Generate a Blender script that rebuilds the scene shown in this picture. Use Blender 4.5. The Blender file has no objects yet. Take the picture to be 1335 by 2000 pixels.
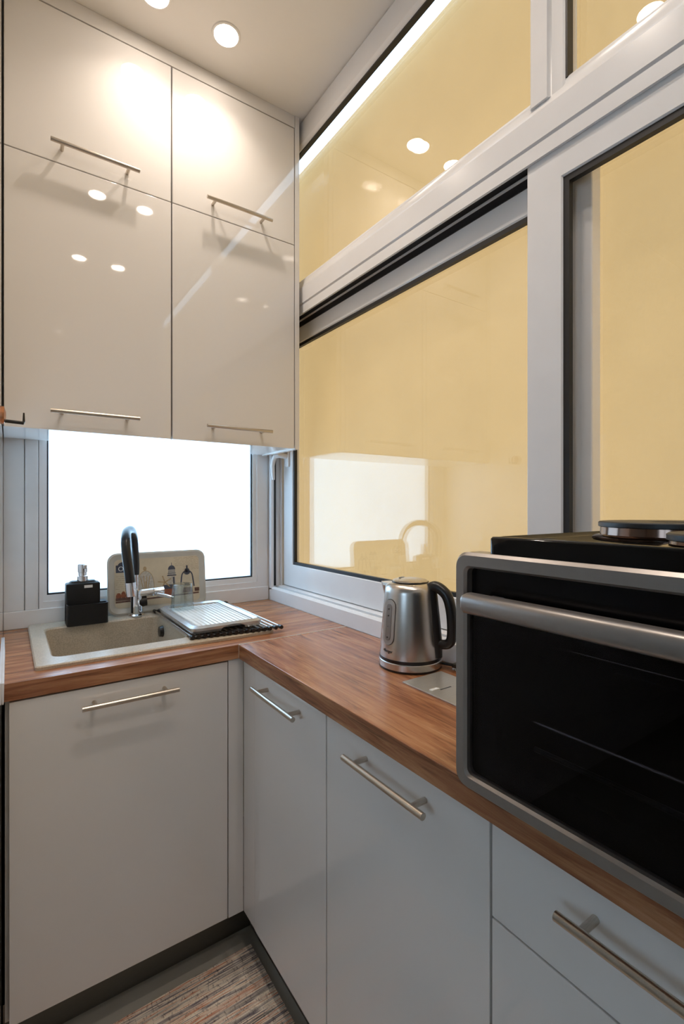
import bpy, bmesh, math, random
from mathutils import Vector, Matrix
random.seed(7)
PI = math.pi
S = bpy.context.scene
C = bpy.context.collection

# ------------------------------------------------------------------ camera, sky, exposure
cam = bpy.data.objects.new('camera', bpy.data.cameras.new('camera'))
C.objects.link(cam)
cam.location = (0, 0, 1.305)
cam.rotation_euler = (PI / 2, 0, -math.radians(34.62))
cam.data.sensor_fit = 'AUTO'
cam.data.sensor_width = 36.0
cam.data.lens = 947.0 / 2000.0 * 36.0
cam.data.shift_y = -10.0 / 2000.0
cam.data.clip_start = 0.02
S.camera = cam
world = bpy.data.worlds.new('overcast_sky')
S.world = world
world.use_nodes = True
bg = world.node_tree.nodes['Background']
bg.inputs['Color'].default_value = (0.52, 0.755, 1.0, 1)
bg.inputs['Strength'].default_value = 3.2
S.view_settings.view_transform = 'Standard'
S.view_settings.look = 'None'
S.view_settings.gamma = 1
S.view_settings.use_curve_mapping = False
S.view_settings.exposure = 0.82
LAMP = 28.0           # radiance of the downlight diffusers
BEAM = 5.6            # watts of each downlight's beam

# ------------------------------------------------------------------ materials
def new_mat(name):
    m = bpy.data.materials.new(name)
    m.use_nodes = True
    nt = m.node_tree
    return m, nt, nt.nodes['Principled BSDF']

def node(nt, t, **kw):
    n = nt.nodes.new(t)
    for k, v in kw.items():
        setattr(n, k, v)
    return n

def coords(nt, scale=(1, 1, 1), rot=(0, 0, 0)):
    tc = node(nt, 'ShaderNodeTexCoord')
    mp = node(nt, 'ShaderNodeMapping')
    mp.inputs['Scale'].default_value = scale
    mp.inputs['Rotation'].default_value = rot
    nt.links.new(tc.outputs['Object'], mp.inputs['Vector'])
    return mp.outputs['Vector']

def noise(nt, vec, scale, detail=3, rough=0.5, dist=0.0):
    n = node(nt, 'ShaderNodeTexNoise')
    n.inputs['Scale'].default_value = scale
    n.inputs['Detail'].default_value = detail
    n.inputs['Roughness'].default_value = rough
    n.inputs['Distortion'].default_value = dist
    nt.links.new(vec, n.inputs['Vector'])
    return n.outputs['Fac']

def ramp(nt, fac, stops):
    r = node(nt, 'ShaderNodeValToRGB')
    el = r.color_ramp.elements
    while len(el) < len(stops):
        el.new(0.5)
    for e, (p, c) in zip(el, stops):
        e.position = p
        e.color = (*c, 1)
    nt.links.new(fac, r.inputs['Fac'])
    return r.outputs['Color']

def bump(nt, bs, h, strength, dist=0.001):
    b = node(nt, 'ShaderNodeBump')
    b.inputs['Strength'].default_value = strength
    b.inputs['Distance'].default_value = dist
    nt.links.new(h, b.inputs['Height'])
    nt.links.new(b.outputs['Normal'], bs.inputs['Normal'])

def simple(name, col, rough=0.4, metal=0.0, var=0.04, scale=30.0, spec=0.5, coat=0.0, bumpy=0.0, stretch=(1, 1, 1), aniso=0.0):
    m, nt, bs = new_mat(name)
    v = coords(nt, stretch)
    f = noise(nt, v, scale)
    a = tuple(max(0, c * (1 - var)) for c in col)
    b = tuple(min(1, c * (1 + var)) for c in col)
    nt.links.new(ramp(nt, f, [(0.3, a), (0.7, b)]), bs.inputs['Base Color'])
    bs.inputs['Roughness'].default_value = rough
    bs.inputs['Metallic'].default_value = metal
    bs.inputs['Specular IOR Level'].default_value = spec
    bs.inputs['Coat Weight'].default_value = coat
    bs.inputs['Coat Roughness'].default_value = 0.03
    if aniso:
        bs.inputs['Anisotropic'].default_value = aniso
    if bumpy:
        bump(nt, bs, f, bumpy)
    return m

def glass_pane(name, tint=(1, 1, 1), ior=1.45):
    # clear window glass: straight-through transmission plus Fresnel reflection, at both faces
    m, nt, bs = new_mat(name)
    nt.nodes.remove(bs)
    out = nt.nodes['Material Output']
    geo = node(nt, 'ShaderNodeNewGeometry')
    ml = node(nt, 'ShaderNodeMath', operation='MULTIPLY_ADD')
    nt.links.new(geo.outputs['Backfacing'], ml.inputs[0])
    ml.inputs[1].default_value = -2.0
    ml.inputs[2].default_value = 1.0
    pw = node(nt, 'ShaderNodeMath', operation='POWER')
    pw.inputs[0].default_value = ior
    nt.links.new(ml.outputs[0], pw.inputs[1])
    fr = node(nt, 'ShaderNodeFresnel')
    nt.links.new(pw.outputs[0], fr.inputs['IOR'])
    tr = node(nt, 'ShaderNodeBsdfTransparent')
    tr.inputs['Color'].default_value = (*tint, 1)
    gl = node(nt, 'ShaderNodeBsdfGlossy')
    gl.inputs['Roughness'].default_value = 0.0
    mx = node(nt, 'ShaderNodeMixShader')
    nt.links.new(fr.outputs[0], mx.inputs[0])
    nt.links.new(tr.outputs[0], mx.inputs[1])
    nt.links.new(gl.outputs[0], mx.inputs[2])
    nt.links.new(mx.outputs[0], out.inputs['Surface'])
    return m

def sheet(name, dcol, tcol, mix, weave=0.0):
    # thin sheet that scatters light through it (frosted film, canvas)
    m, nt, bs = new_mat(name)
    nt.nodes.remove(bs)
    out = nt.nodes['Material Output']
    d = node(nt, 'ShaderNodeBsdfDiffuse')
    t = node(nt, 'ShaderNodeBsdfTranslucent')
    mx = node(nt, 'ShaderNodeMixShader')
    mx.inputs[0].default_value = mix
    d.inputs['Color'].default_value = (*dcol, 1)
    t.inputs['Color'].default_value = (*tcol, 1)
    if weave:
        v1 = noise(nt, coords(nt, (1, 1, 12)), 60, 4, 0.7)
        v2 = noise(nt, coords(nt, (1, 12, 1)), 60, 4, 0.7)
        v3 = noise(nt, coords(nt), 5, 4, 0.6)
        a = node(nt, 'ShaderNodeMath', operation='ADD')
        nt.links.new(v1, a.inputs[0]); nt.links.new(v2, a.inputs[1])
        b = node(nt, 'ShaderNodeMath', operation='ADD')
        nt.links.new(a.outputs[0], b.inputs[0]); nt.links.new(v3, b.inputs[1])
        c = node(nt, 'ShaderNodeMath', operation='MULTIPLY')
        nt.links.new(b.outputs[0], c.inputs[0]); c.inputs[1].default_value = 0.3333
        for sh, col in ((d, dcol), (t, tcol)):
            lo = tuple(k * (1 - weave) for k in col)
            hi = tuple(min(1, k * (1 + weave)) for k in col)
            nt.links.new(ramp(nt, c.outputs[0], [(0.35, lo), (0.65, hi)]), sh.inputs['Color'])
    nt.links.new(d.outputs[0], mx.inputs[1])
    nt.links.new(t.outputs[0], mx.inputs[2])
    nt.links.new(mx.outputs[0], out.inputs['Surface'])
    return m

def wood(name, axis):
    m, nt, bs = new_mat(name)
    st = {'x': (2.4, 30, 30), 'y': (30, 2.4, 30)}[axis]
    v = coords(nt, st)
    f1 = noise(nt, v, 1.7, 9, 0.66, 0.8)
    base = ramp(nt, f1, [(0.28, (0.13, 0.045, 0.020)), (0.43, (0.29, 0.115, 0.052)), (0.56, (0.42, 0.19, 0.088)), (0.72, (0.54, 0.28, 0.14))])
    st2 = {'x': (2.0, 60, 60), 'y': (60, 2.0, 60)}[axis]
    f2 = noise(nt, coords(nt, st2), 2.4, 6, 0.7, 0.3)
    dark = ramp(nt, f2, [(0.30, (0.28, 0.24, 0.22)), (0.46, (1, 1, 1))])
    mx = node(nt, 'ShaderNodeMix', data_type='RGBA', blend_type='MULTIPLY')
    mx.inputs[0].default_value = 0.88
    nt.links.new(base, mx.inputs[6]); nt.links.new(dark, mx.inputs[7])
    nt.links.new(mx.outputs[2], bs.inputs['Base Color'])
    bs.inputs['Roughness'].default_value = 0.27
    bump(nt, bs, f2, 0.25, 0.0008)
    return m

def rug_mat():
    m, nt, bs = new_mat('rag_rug_stripes')
    v = coords(nt, (1.2, 46, 1))
    f = noise(nt, v, 1.0, 4, 0.7)
    col = ramp(nt, f, [(0.33, (0.03, 0.03, 0.045)), (0.38, (0.80, 0.70, 0.58)), (0.43, (0.14, 0.12, 0.15)), (0.46, (0.92, 0.82, 0.69)), (0.50, (0.88, 0.76, 0.62)), (0.53, (0.58, 0.20, 0.10)), (0.57, (0.92, 0.84, 0.72)), (0.62, (0.04, 0.04, 0.06)), (0.66, (0.80, 0.68, 0.54))])
    f2 = noise(nt, coords(nt, (160, 60, 1)), 1.0, 4, 0.7)
    spk = ramp(nt, f2, [(0.34, (0.22, 0.19, 0.20)), (0.46, (1, 1, 1))])
    mx = node(nt, 'ShaderNodeMix', data_type='RGBA', blend_type='MULTIPLY')
    mx.inputs[0].default_value = 0.7
    nt.links.new(col, mx.inputs[6]); nt.links.new(spk, mx.inputs[7])
    nt.links.new(mx.outputs[2], bs.inputs['Base Color'])
    bs.inputs['Roughness'].default_value = 0.95
    bs.inputs['Specular IOR Level'].default_value = 0.1
    bump(nt, bs, f2, 0.8, 0.003)
    return m

def emitter(name, col, strength):
    m, nt, bs = new_mat(name)
    bs.inputs['Base Color'].default_value = (0.9, 0.9, 0.9, 1)
    bs.inputs['Emission Color'].default_value = (*col, 1)
    bs.inputs['Emission Strength'].default_value = strength
    return m

def clear_glass(name, col=(1, 1, 1), rough=0.0):
    m, nt, bs = new_mat(name)
    bs.inputs['Base Color'].default_value = (*col, 1)
    bs.inputs['Transmission Weight'].default_value = 1.0
    bs.inputs['Roughness'].default_value = rough
    bs.inputs['IOR'].default_value = 1.48
    return m

M = {}
M['gloss'] = simple('white_gloss_laminate', (0.78, 0.76, 0.74), 0.03, var=0.008, scale=3, spec=0.55)
M['panel'] = simple('white_gloss_side_panel', (0.78, 0.76, 0.74), 0.0, var=0.004, scale=2, spec=0.55)
M['carcass'] = simple('white_melamine', (0.72, 0.70, 0.67), 0.35, var=0.01)
M['upvc'] = simple('white_upvc', (0.80, 0.79, 0.79), 0.22, var=0.015, scale=12)
M['upvc_aged'] = simple('white_upvc_aged', (0.74, 0.735, 0.74), 0.25, var=0.04, scale=9)
M['gasket'] = simple('black_rubber_gasket', (0.008, 0.008, 0.010), 0.45)
M['paint'] = simple('ceiling_paint', (0.86, 0.83, 0.79), 0.6, var=0.015, scale=6, bumpy=0.05)
M['wallpaint'] = simple('wall_paint', (0.80, 0.77, 0.73), 0.7, var=0.02, scale=5, bumpy=0.05)
M['steel'] = simple('brushed_nickel', (0.56, 0.50, 0.43), 0.28, 1.0, var=0.08, scale=60, stretch=(1, 20, 20))
M['chrome'] = simple('polished_chrome', (0.78, 0.79, 0.82), 0.05, 1.0, var=0.01)
M['kettle'] = simple('brushed_kettle_steel', (0.60, 0.56, 0.52), 0.27, 1.0, var=0.05, scale=40, stretch=(1, 1, 30), aniso=0.4)
M['blackplastic'] = simple('black_plastic', (0.008, 0.008, 0.009), 0.32, var=0.1)
M['mattblack'] = simple('matt_black_resin', (0.006, 0.006, 0.007), 0.5, var=0.1, spec=0.35)
M['hose'] = simple('black_silicone_hose', (0.010, 0.011, 0.014), 0.28, var=0.1)
M['granite'] = simple('beige_granite_composite', (0.47, 0.40, 0.31), 0.32, var=0.18, scale=260, bumpy=0.05)
M['toe'] = simple('brushed_aluminium_plinth', (0.23, 0.22, 0.20), 0.28, 0.85, var=0.05, stretch=(2, 2, 40))
M['floor'] = simple('grey_floor_tile', (0.36, 0.35, 0.31), 0.18, var=0.08, scale=4)
M['wood_x'] = wood('wood_laminate_along_sink_run', 'x')
M['wood_y'] = wood('wood_laminate_along_window_run', 'y')
M['joint'] = simple('pale_metal_joint_strip', (0.82, 0.78, 0.70), 0.3, 0.4)
M['rug'] = rug_mat()
M['fringe'] = simple('brown_rug_binding', (0.10, 0.05, 0.03), 0.9, var=0.3, scale=80)
M['glass'] = glass_pane('window_glass', (1, 1, 1), 1.62)
M['frost'] = sheet('frosted_glass', (0.9, 0.9, 0.9), (0.90, 0.96, 0.99), 0.94)
M['canvas'] = sheet('yellow_canvas', (0.70, 0.58, 0.34), (0.297, 0.145, 0.0515), 0.7, 0.07)
M['lamp'] = emitter('downlight_diffuser', (1.0, 0.86, 0.735), LAMP)
M['lampring'] = simple('downlight_trim', (0.85, 0.83, 0.8), 0.3)
M['copper'] = simple('copper_rosette', (0.60, 0.26, 0.12), 0.25, 1.0)
M['ovenface'] = simple('oven_silver_paint', (0.33, 0.305, 0.29), 0.34, 0.75, var=0.03, scale=80)
M['ovenblack'] = simple('oven_black_enamel', (0.003, 0.003, 0.004), 0.15, spec=0.18)
M['ovenglass'] = glass_pane('oven_door_glass', (0.62, 0.62, 0.66), 1.28)
M['cavity'] = simple('oven_cavity_enamel', (0.018, 0.018, 0.02), 0.35)
M['wire'] = simple('chromed_wire', (0.7, 0.7, 0.72), 0.18, 1.0)
M['hob'] = simple('hob_black_gloss', (0.003, 0.003, 0.003), 0.05, spec=0.22)
M['castiron'] = simple('hotplate_cast_iron', (0.012, 0.012, 0.012), 0.45, var=0.2, scale=90)
M['hotring'] = simple('heat_tinted_steel_ring', (0.17, 0.11, 0.085), 0.12, 1.0, var=0.35, scale=8)
M['plate'] = simple('satin_steel_plate', (0.60, 0.58, 0.53), 0.35, 0.7, var=0.06, stretch=(1, 20, 1))
M['tray'] = simple('tray_cream_print', (0.60, 0.51, 0.37), 0.3, var=0.10, scale=14)
M['trayrim'] = simple('tray_grey_rim', (0.52, 0.49, 0.43), 0.3, var=0.03)
M['ink_navy'] = simple('print_navy', (0.055, 0.065, 0.10), 0.35, var=0.2)
M['ink_brown'] = simple('print_brown', (0.13, 0.065, 0.05), 0.35, var=0.25, scale=120)
M['ink_red'] = simple('print_rust', (0.27, 0.085, 0.04), 0.35, var=0.3, scale=120)
M['ink_sand'] = simple('print_sand', (0.40, 0.28, 0.15), 0.35, var=0.2, scale=120)
M['ink_stone'] = simple('print_stone', (0.46, 0.42, 0.36), 0.35, var=0.2, scale=150)
M['ink_white'] = simple('print_white', (0.78, 0.76, 0.70), 0.35)
M['ink_script'] = simple('print_script', (0.36, 0.27, 0.18), 0.4, var=0.2)
M['drainrim'] = simple('drainer_silver_rim', (0.52, 0.53, 0.54), 0.22, 0.6)
M['drainwhite'] = simple('drainer_white_ribbed', (0.80, 0.80, 0.78), 0.25)
M['tumbler'] = glass_pane('clear_tumbler_glass', (0.90, 0.93, 0.93), 1.9)
M['gauge'] = simple('smoky_water_gauge', (0.36, 0.34, 0.32), 0.12, var=0.05, coat=0.5)
M['gaugein'] = simple('gauge_inner_window', (0.20, 0.18, 0.17), 0.08, var=0.05, coat=0.5)
M['ink_black'] = simple('black_print', (0.02, 0.02, 0.02), 0.5)
M['sticker'] = simple('white_sticker', (0.75, 0.75, 0.75), 0.4)
M['silicone'] = simple('clear_silicone_bead', (0.75, 0.76, 0.80), 0.12)
M['plug'] = clear_glass('clear_cable_clip', (0.95, 0.95, 0.95), 0.15)
M['doorwhite'] = simple('white_door_paint', (0.78, 0.76, 0.73), 0.3)

# ------------------------------------------------------------------ mesh helpers
def merge(bm, other):
    me = bpy.data.meshes.new('tmp')
    other.to_mesh(me); other.free()
    bm.from_mesh(me)
    bpy.data.meshes.remove(me)
    return bm

def box(x0, x1, y0, y1, z0, z1, bev=0.0, seg=2, bm=None):
    b = bmesh.new()
    bmesh.ops.create_cube(b, size=1.0)
    for v in b.verts:
        v.co = ((x0 + x1) / 2 + v.co.x * (x1 - x0), (y0 + y1) / 2 + v.co.y * (y1 - y0), (z0 + z1) / 2 + v.co.z * (z1 - z0))
    if bev:
        bmesh.ops.bevel(b, geom=b.edges[:], offset=bev, segments=seg, profile=0.5, affect='EDGES')
    return merge(bm, b) if bm is not None else b

def tube(pts, r, seg=14, bm=None, cap=True, closed=False):
    b = bmesh.new()
    seg = max(seg, 20)
    P = [Vector(p) for p in pts]
    n = len(P)
    rs = r if isinstance(r, (list, tuple)) else [r] * n
    rings = []
    up = None
    for i in range(n):
        a = P[i - 1] if (i > 0 or closed) else P[i]
        c = P[(i + 1) % n] if (i < n - 1 or closed) else P[i]
        d = (c - a).normalized()
        if up is None:
            up = d.orthogonal().normalized()
        up = (up - d * up.dot(d)).normalized()
        sd = d.cross(up)
        rings.append([b.verts.new(P[i] + (up * math.cos(2 * PI * k / seg) + sd * math.sin(2 * PI * k / seg)) * rs[i]) for k in range(seg)])
    for i in range(n if closed else n - 1):
        A, B = rings[i], rings[(i + 1) % n]
        for k in range(seg):
            b.faces.new((A[k], A[(k + 1) % seg], B[(k + 1) % seg], B[k]))
    if cap and not closed:
        b.faces.new(rings[0][::-1]); b.faces.new(rings[-1])
    bmesh.ops.recalc_face_normals(b, faces=b.faces[:])
    return merge(bm, b) if bm is not None else b

def lathe(prof, seg=48, center=(0, 0, 0), bm=None):
    b = bmesh.new()
    rings = []
    for r, z in prof:
        if r < 1e-6:
            rings.append([b.verts.new((center[0], center[1], center[2] + z))])
        else:
            rings.append([b.verts.new((center[0] + r * math.cos(2 * PI * k / seg), center[1] + r * math.sin(2 * PI * k / seg), center[2] + z)) for k in range(seg)])
    for A, B in zip(rings[:-1], rings[1:]):
        for k in range(seg):
            a0, a1 = A[k % len(A)], A[(k + 1) % len(A)]
            b0, b1 = B[k % len(B)], B[(k + 1) % len(B)]
            vs = []
            for v in (a0, a1, b1, b0):
                if v not in vs:
                    vs.append(v)
            if len(vs) > 2:
                b.faces.new(vs)
    bmesh.ops.recalc_face_normals(b, faces=b.faces[:])
    return merge(bm, b) if bm is not None else b

def rrect(x0, x1, y0, y1, r, n=6):
    pts = []
    for cx, cy, a0 in ((x1 - r, y1 - r, 0), (x0 + r, y1 - r, 90), (x0 + r, y0 + r, 180), (x1 - r, y0 + r, 270)):
        for k in range(n + 1):
            a = math.radians(a0 + 90 * k / n)
            pts.append((cx + r * math.cos(a), cy + r * math.sin(a)))
    return pts

AX = {'z': lambda a, b, c: (a, b, c), 'y': lambda a, b, c: (a, c, b), 'x': lambda a, b, c: (c, a, b)}

def loft(sections, axis='z', cap0=True, cap1=True, bm=None, closed_path=False):
    # sections: list of (points2d, level) with equal point counts
    b = bmesh.new()
    f = AX[axis]
    R = [[b.verts.new(f(p[0], p[1], lv)) for p in pts] for pts, lv in sections]
    n = len(R[0])
    pairs = list(zip(R[:-1], R[1:]))
    if closed_path:
        pairs.append((R[-1], R[0]))
    for A, B in pairs:
        for k in range(n):
            b.faces.new((A[k], A[(k + 1) % n], B[(k + 1) % n], B[k]))
    if cap0 and not closed_path:
        b.faces.new(R[0][::-1])
    if cap1 and not closed_path:
        b.faces.new(R[-1])
    bmesh.ops.recalc_face_normals(b, faces=b.faces[:])
    return merge(bm, b) if bm is not None else b

def prism(pts, axis, a0, a1, bm=None):
    return loft([(pts, a0), (pts, a1)], axis, bm=bm)

def ringframe(outer, inner, axis, a0, a1, bm=None):
    return loft([(outer, a0), (outer, a1), (inner, a1), (inner, a0)], axis, closed_path=True, bm=bm)

def empty(name, loc, rotz=0.0):
    o = bpy.data.objects.new(name, None)
    C.objects.link(o)
    o.location = loc
    o.rotation_euler = (0, 0, rotz)
    o.empty_display_size = 0.05
    return o

def origin_of(o):
    v = Vector((0, 0, 0))
    while o:
        v += o.location
        o = o.parent
    return v

def obj(name, bm, mat, parent=None, local=False, origin=None, angle=20):
    # bm in world coordinates unless local
    me = bpy.data.meshes.new(name)
    o = bpy.data.objects.new(name, me)
    off = Vector((0, 0, 0))
    if parent is not None:
        o.parent = parent
        if not local:
            off = origin_of(parent)
    elif origin is not None:
        off = Vector(origin)
        o.location = off
    if off.length:
        bmesh.ops.translate(bm, verts=bm.verts[:], vec=-off)
    bm.to_mesh(me); bm.free()
    me.materials.append(M[mat])
    for p in me.polygons:
        p.use_smooth = True
    me.set_sharp_from_angle(angle=math.radians(angle))
    C.objects.link(o)
    return o

def tag(o, label, cat, group=None):
    o['label'] = label
    o['category'] = cat
    if group:
        o['group'] = group
    return o

def thing(name, label, cat, loc, rotz=0.0, group=None):
    return tag(empty(name, loc, rotz), label, cat, group)

def struct(name, bm, mat, label=None):
    o = obj(name, bm, mat)
    o['kind'] = 'structure'
    if label:
        o['label'] = label
    return o

def bar_handle_x(x0, x1, y, z, ydoor, r=0.006):
    b = tube([(x0, y, z), (x1, y, z)], r, 14)
    L = x1 - x0
    for px in (x0 + 0.03, x1 - 0.03):
        tube([(px, y, z), (px, ydoor + 0.002, z)], r * 0.85, 12, b)
    return b

def bar_handle_y(y0, y1, x, z, xdoor, r=0.006):
    b = tube([(x, y0, z), (x, y1, z)], r, 14)
    for py in (y0 + 0.03, y1 - 0.03):
        tube([(x, py, z), (xdoor + 0.002, py, z)], r * 0.85, 12, b)
    return b

# ------------------------------------------------------------------ the room shell
CT = 0.905          # worktop height
ZC = 2.79           # ceiling height
XW = 0.934          # inner face of window wall
YB = 1.914          # inner face of sink wall
XL = -2.60          # far wall of the adjoining room
YR = -0.77          # glossy partition behind the drawers
struct('floor', box(XL - 0.06, 1.0, -1.86, 1.99, -0.06, 0.0), 'floor', 'grey floor tile')
struct('ceiling', box(XL - 0.06, 1.0, -1.86, 1.99, ZC, ZC + 0.06), 'paint', 'cream painted ceiling')
struct('wall_left', box(-0.034, -0.010, 1.00, 1.99, 0, ZC), 'panel', 'white glossy side panel')
struct('wall_entry', box(XL, -0.034, 1.29, 1.35, 0, ZC), 'wallpaint')
b = box(XL - 0.06, XL, -1.86, -0.95, 0, ZC)
box(XL - 0.06, XL, 0.15, 1.35, 0, ZC, bm=b)
box(XL - 0.06, XL, -0.95, 0.15, 0, 1.05, bm=b)
box(XL - 0.06, XL, -0.95, 0.15, 2.05, ZC, bm=b)
struct('wall_side', b, 'wallpaint', 'white wall of the adjoining room')
struct('wall_rear', box(XL - 0.06, 0.10, -1.86, -1.80, 0, ZC), 'wallpaint')
b = box(0.10, 0.934, YR - 0.05, YR, 0, ZC)
box(0.06, 0.10, -1.86, YR, 0, ZC, bm=b)
struct('wall_partition', b, 'gloss', 'white glossy partition at the drawer end')
b = box(XW + 0.004, 1.0, YR, 1.99, 0, CT - 0.002)
box(XW, 1.0, YR - 0.05, -0.70, 0, ZC, bm=b)
struct('wall_right', b, 'wallpaint', 'white wall below the sliding window')
b = box(-0.010, XW + 0.066, YB + 0.004, 1.99, 0, CT - 0.002)
box(-0.010, 0.0885, YB + 0.030, 1.99, CT - 0.002, ZC, bm=b)
box(-0.010, 0.046, YB + 0.008, YB + 0.030, 1.70, ZC, bm=b)
box(0.046, XW - 0.005, YB + 0.008, 1.99, 1.70, ZC, bm=b)
box(XW - 0.005, XW + 0.066, YB + 0.002, 1.99, CT - 0.002, ZC, bm=b)
struct('wall_back', b, 'wallpaint', 'white wall around the frosted window')
# daylight window of the adjoining room
w3 = empty('window_left_offscreen', (XL, -0.40, 1.05)); w3['kind'] = 'structure'; w3['label'] = 'white window of the adjoining room'
wo = [(-0.95, 1.05), (0.15, 1.05), (0.15, 2.05), (-0.95, 2.05)]; wi = [(-0.88, 1.12), (0.08, 1.12), (0.08, 1.98), (-0.88, 1.98)]
obj('frame', ringframe(wo, wi, 'x', XL - 0.05, XL + 0.01), 'upvc', w3)
obj('glazing_bar', box(XL - 0.045, XL + 0.005, -0.43, -0.37, 1.12, 1.98), 'upvc', w3)
for ya, yb_ in ((-0.88, -0.43), (-0.37, 0.08)):
    obj('glass_pane', box(XL - 0.024, XL - 0.018, ya, yb_, 1.12, 1.98), 'glass', w3)
# silicone bead where worktop meets the left panel
struct('trim_2', tube([(-0.008, 1.326, 0.862), (-0.008, 1.328, CT + 0.001), (-0.008, 1.60, CT + 0.002), (-0.008, 1.80, CT + 0.001)], [0.002, 0.003, 0.004, 0.002], 8), 'silicone', 'clear silicone bead along the side panel')

# ------------------------------------------------------------------ window_1 : frosted window over the sink
w1 = empty('window_1', (0.46, YB, CT)); w1['kind'] = 'structure'; w1['label'] = 'frosted white window over the sink'
obj('sill_board', box(-0.010, XW - 0.002, YB - 0.006, 1.97, CT - 0.001, 0.963, 0.003), 'upvc', w1)
obj('cover_strip', box(-0.010, 0.047, YB - 0.001, 1.96, 0.963, 1.70, 0.002), 'upvc_aged', w1)
obj('cover_strip', box(0.0485, 0.0865, YB - 0.003, 1.96, 0.963, 1.70, 0.002), 'upvc_aged', w1)
fo = [(0.088, 0.963), (XW - 0.006, 0.963), (XW - 0.006, 1.70), (0.088, 1.70)]
fi = [(0.111, 1.006), (0.862, 1.006), (0.862, 1.66), (0.111, 1.66)]
fm = [(0.100, 0.985), (0.880, 0.985), (0.880, 1.68), (0.100, 1.68)]
b = loft([(fo, 1.97), (fo, YB), (fm, YB), (fm, YB + 0.004), (fi, YB + 0.006), (fi, 1.97)], 'y', closed_path=True)
obj('frame', b, 'upvc', w1)
gi = [(0.116, 1.011), (0.857, 1.011), (0.857, 1.655), (0.116, 1.655)]
obj('gasket', ringframe(fi, gi, 'y', YB + 0.010, YB + 0.026), 'gasket', w1)
fp = obj('frosted_pane', box(0.112, 0.861, YB + 0.020, YB + 0.026, 1.007, 1.659), 'frost', w1)
fp.data.materials.append(M['glass'])
for p in fp.data.polygons:
    p.material_index = 0 if p.normal.y < -0.5 else 1

# ------------------------------------------------------------------ window_2 : sliding window with fixed lights above
w2 = empty('window_2', (XW, 0.6, CT)); w2['kind'] = 'structure'; w2['label'] = 'white sliding window with fixed lights above, over the long worktop'
Y0, Y1 = -0.70, YB - 0.004
XO = 1.00
XG = 0.972         # plane of the fixed panes
# bottom rail (profile in x,z extruded along y)
pr = [(XW, CT), (1.03, CT), (1.03, 0.985), (1.024, 0.985), (1.024, 0.966), (0.984, 0.966), (0.962, 0.9640), (0.962, 0.938), (0.948, 0.938), (0.948, 0.9625), (0.943, 0.962), (XW, 0.955)]
obj('bottom_rail', loft([(pr, Y0), (pr, Y1)], 'y'), 'upvc', w2)
# transom
pr = [(0.937, 2.052), (0.937, 2.084), (0.941, 2.086), (XW, 2.090), (XW, 2.150), (0.938, 2.156), (0.946, 2.178), (0.946, 2.184), (0.952, 2.194), (XO, 2.194), (XO, 2.150), (1.03, 2.150), (1.03, 2.06), (1.022, 2.06), (1.022, 2.078), (0.990, 2.078), (0.986, 2.060), (0.978, 2.060), (0.975, 2.078), (0.944, 2.078), (0.944, 2.052)]
obj('transom', loft([(pr, Y0), (pr, Y1)], 'y'), 'upvc', w2)
# top rail
pr = [(XW, ZC - 0.003), (XW, 2.706), (0.938, 2.698), (0.938, 2.690), (0.942, 2.687), (0.957, 2.687), (0.957, 2.738), (0.988, 2.738), (0.988, 2.750), (XO, 2.760), (XO, ZC - 0.003)]
obj('top_rail', loft([(pr, Y0), (pr, Y1)], 'y'), 'upvc', w2)
# jambs
pr = [(XW, YB - 0.003), (XW, 1.888), (0.944, 1.884), (0.944, 1.894), (0.978, 1.894), (0.978, 1.882), (0.984, 1.882), (0.984, 1.894), (1.03, 1.894), (1.03, YB - 0.003)]
obj('jamb', loft([(pr, 0.95), (pr, ZC - 0.01)], 'z'), 'upvc', w2)
obj('jamb', box(XW, XO, Y0, Y0 + 0.04, 0.95, ZC - 0.01), 'upvc', w2)
obj('jamb_seal', box(0.946, 0.956, 1.886, 1.896, 0.966, 2.07), 'gasket', w2)
# mullion between the fixed lights
pr = [(XW + 0.006, 0.638), (XW + 0.002, 0.634), (XW + 0.002, 0.596), (XW + 0.006, 0.594), (XW + 0.010, 0.590), (XW + 0.010, 0.566), (0.946, 0.561), (0.990, 0.561), (0.990, 0.638)]
obj('mullion', loft([(pr, 2.170), (pr, 2.70)], 'z'), 'upvc', w2)

def glazing(parent, ya, yb, za, zb, xg, gd, gw=0.012):
    # black gasket ring in front of the pane, and the pane
    o = [(ya, za), (yb, za), (yb, zb), (ya, zb)]
    i = [(ya + gw, za + gw), (yb - gw, za + gw), (yb - gw, zb - gw), (ya + gw, zb - gw)]
    obj('gasket', ringframe(o, i, 'x', xg - gd, xg + 0.002), 'gasket', parent)
    p = obj('glass_pane', box(xg, xg + 0.012, ya + 0.002, yb - 0.002, za + 0.002, zb - 0.002), 'glass', parent)
    return p

for ya, yb_ in ((0.638, 1.894), (Y0 + 0.04, 0.561)):
    obj('gasket', box(0.9405, 0.957, ya, yb_, 2.682, 2.6875), 'gasket', w2)
    obj('gasket', box(0.947, 0.968, yb_ - 0.004, yb_ + 0.0005, 2.190, 2.687), 'gasket', w2)
    obj('glass_pane', box(XG, XG + 0.012, ya + 0.001, yb_ - 0.001, 2.190, 2.737), 'glass', w2)

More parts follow.
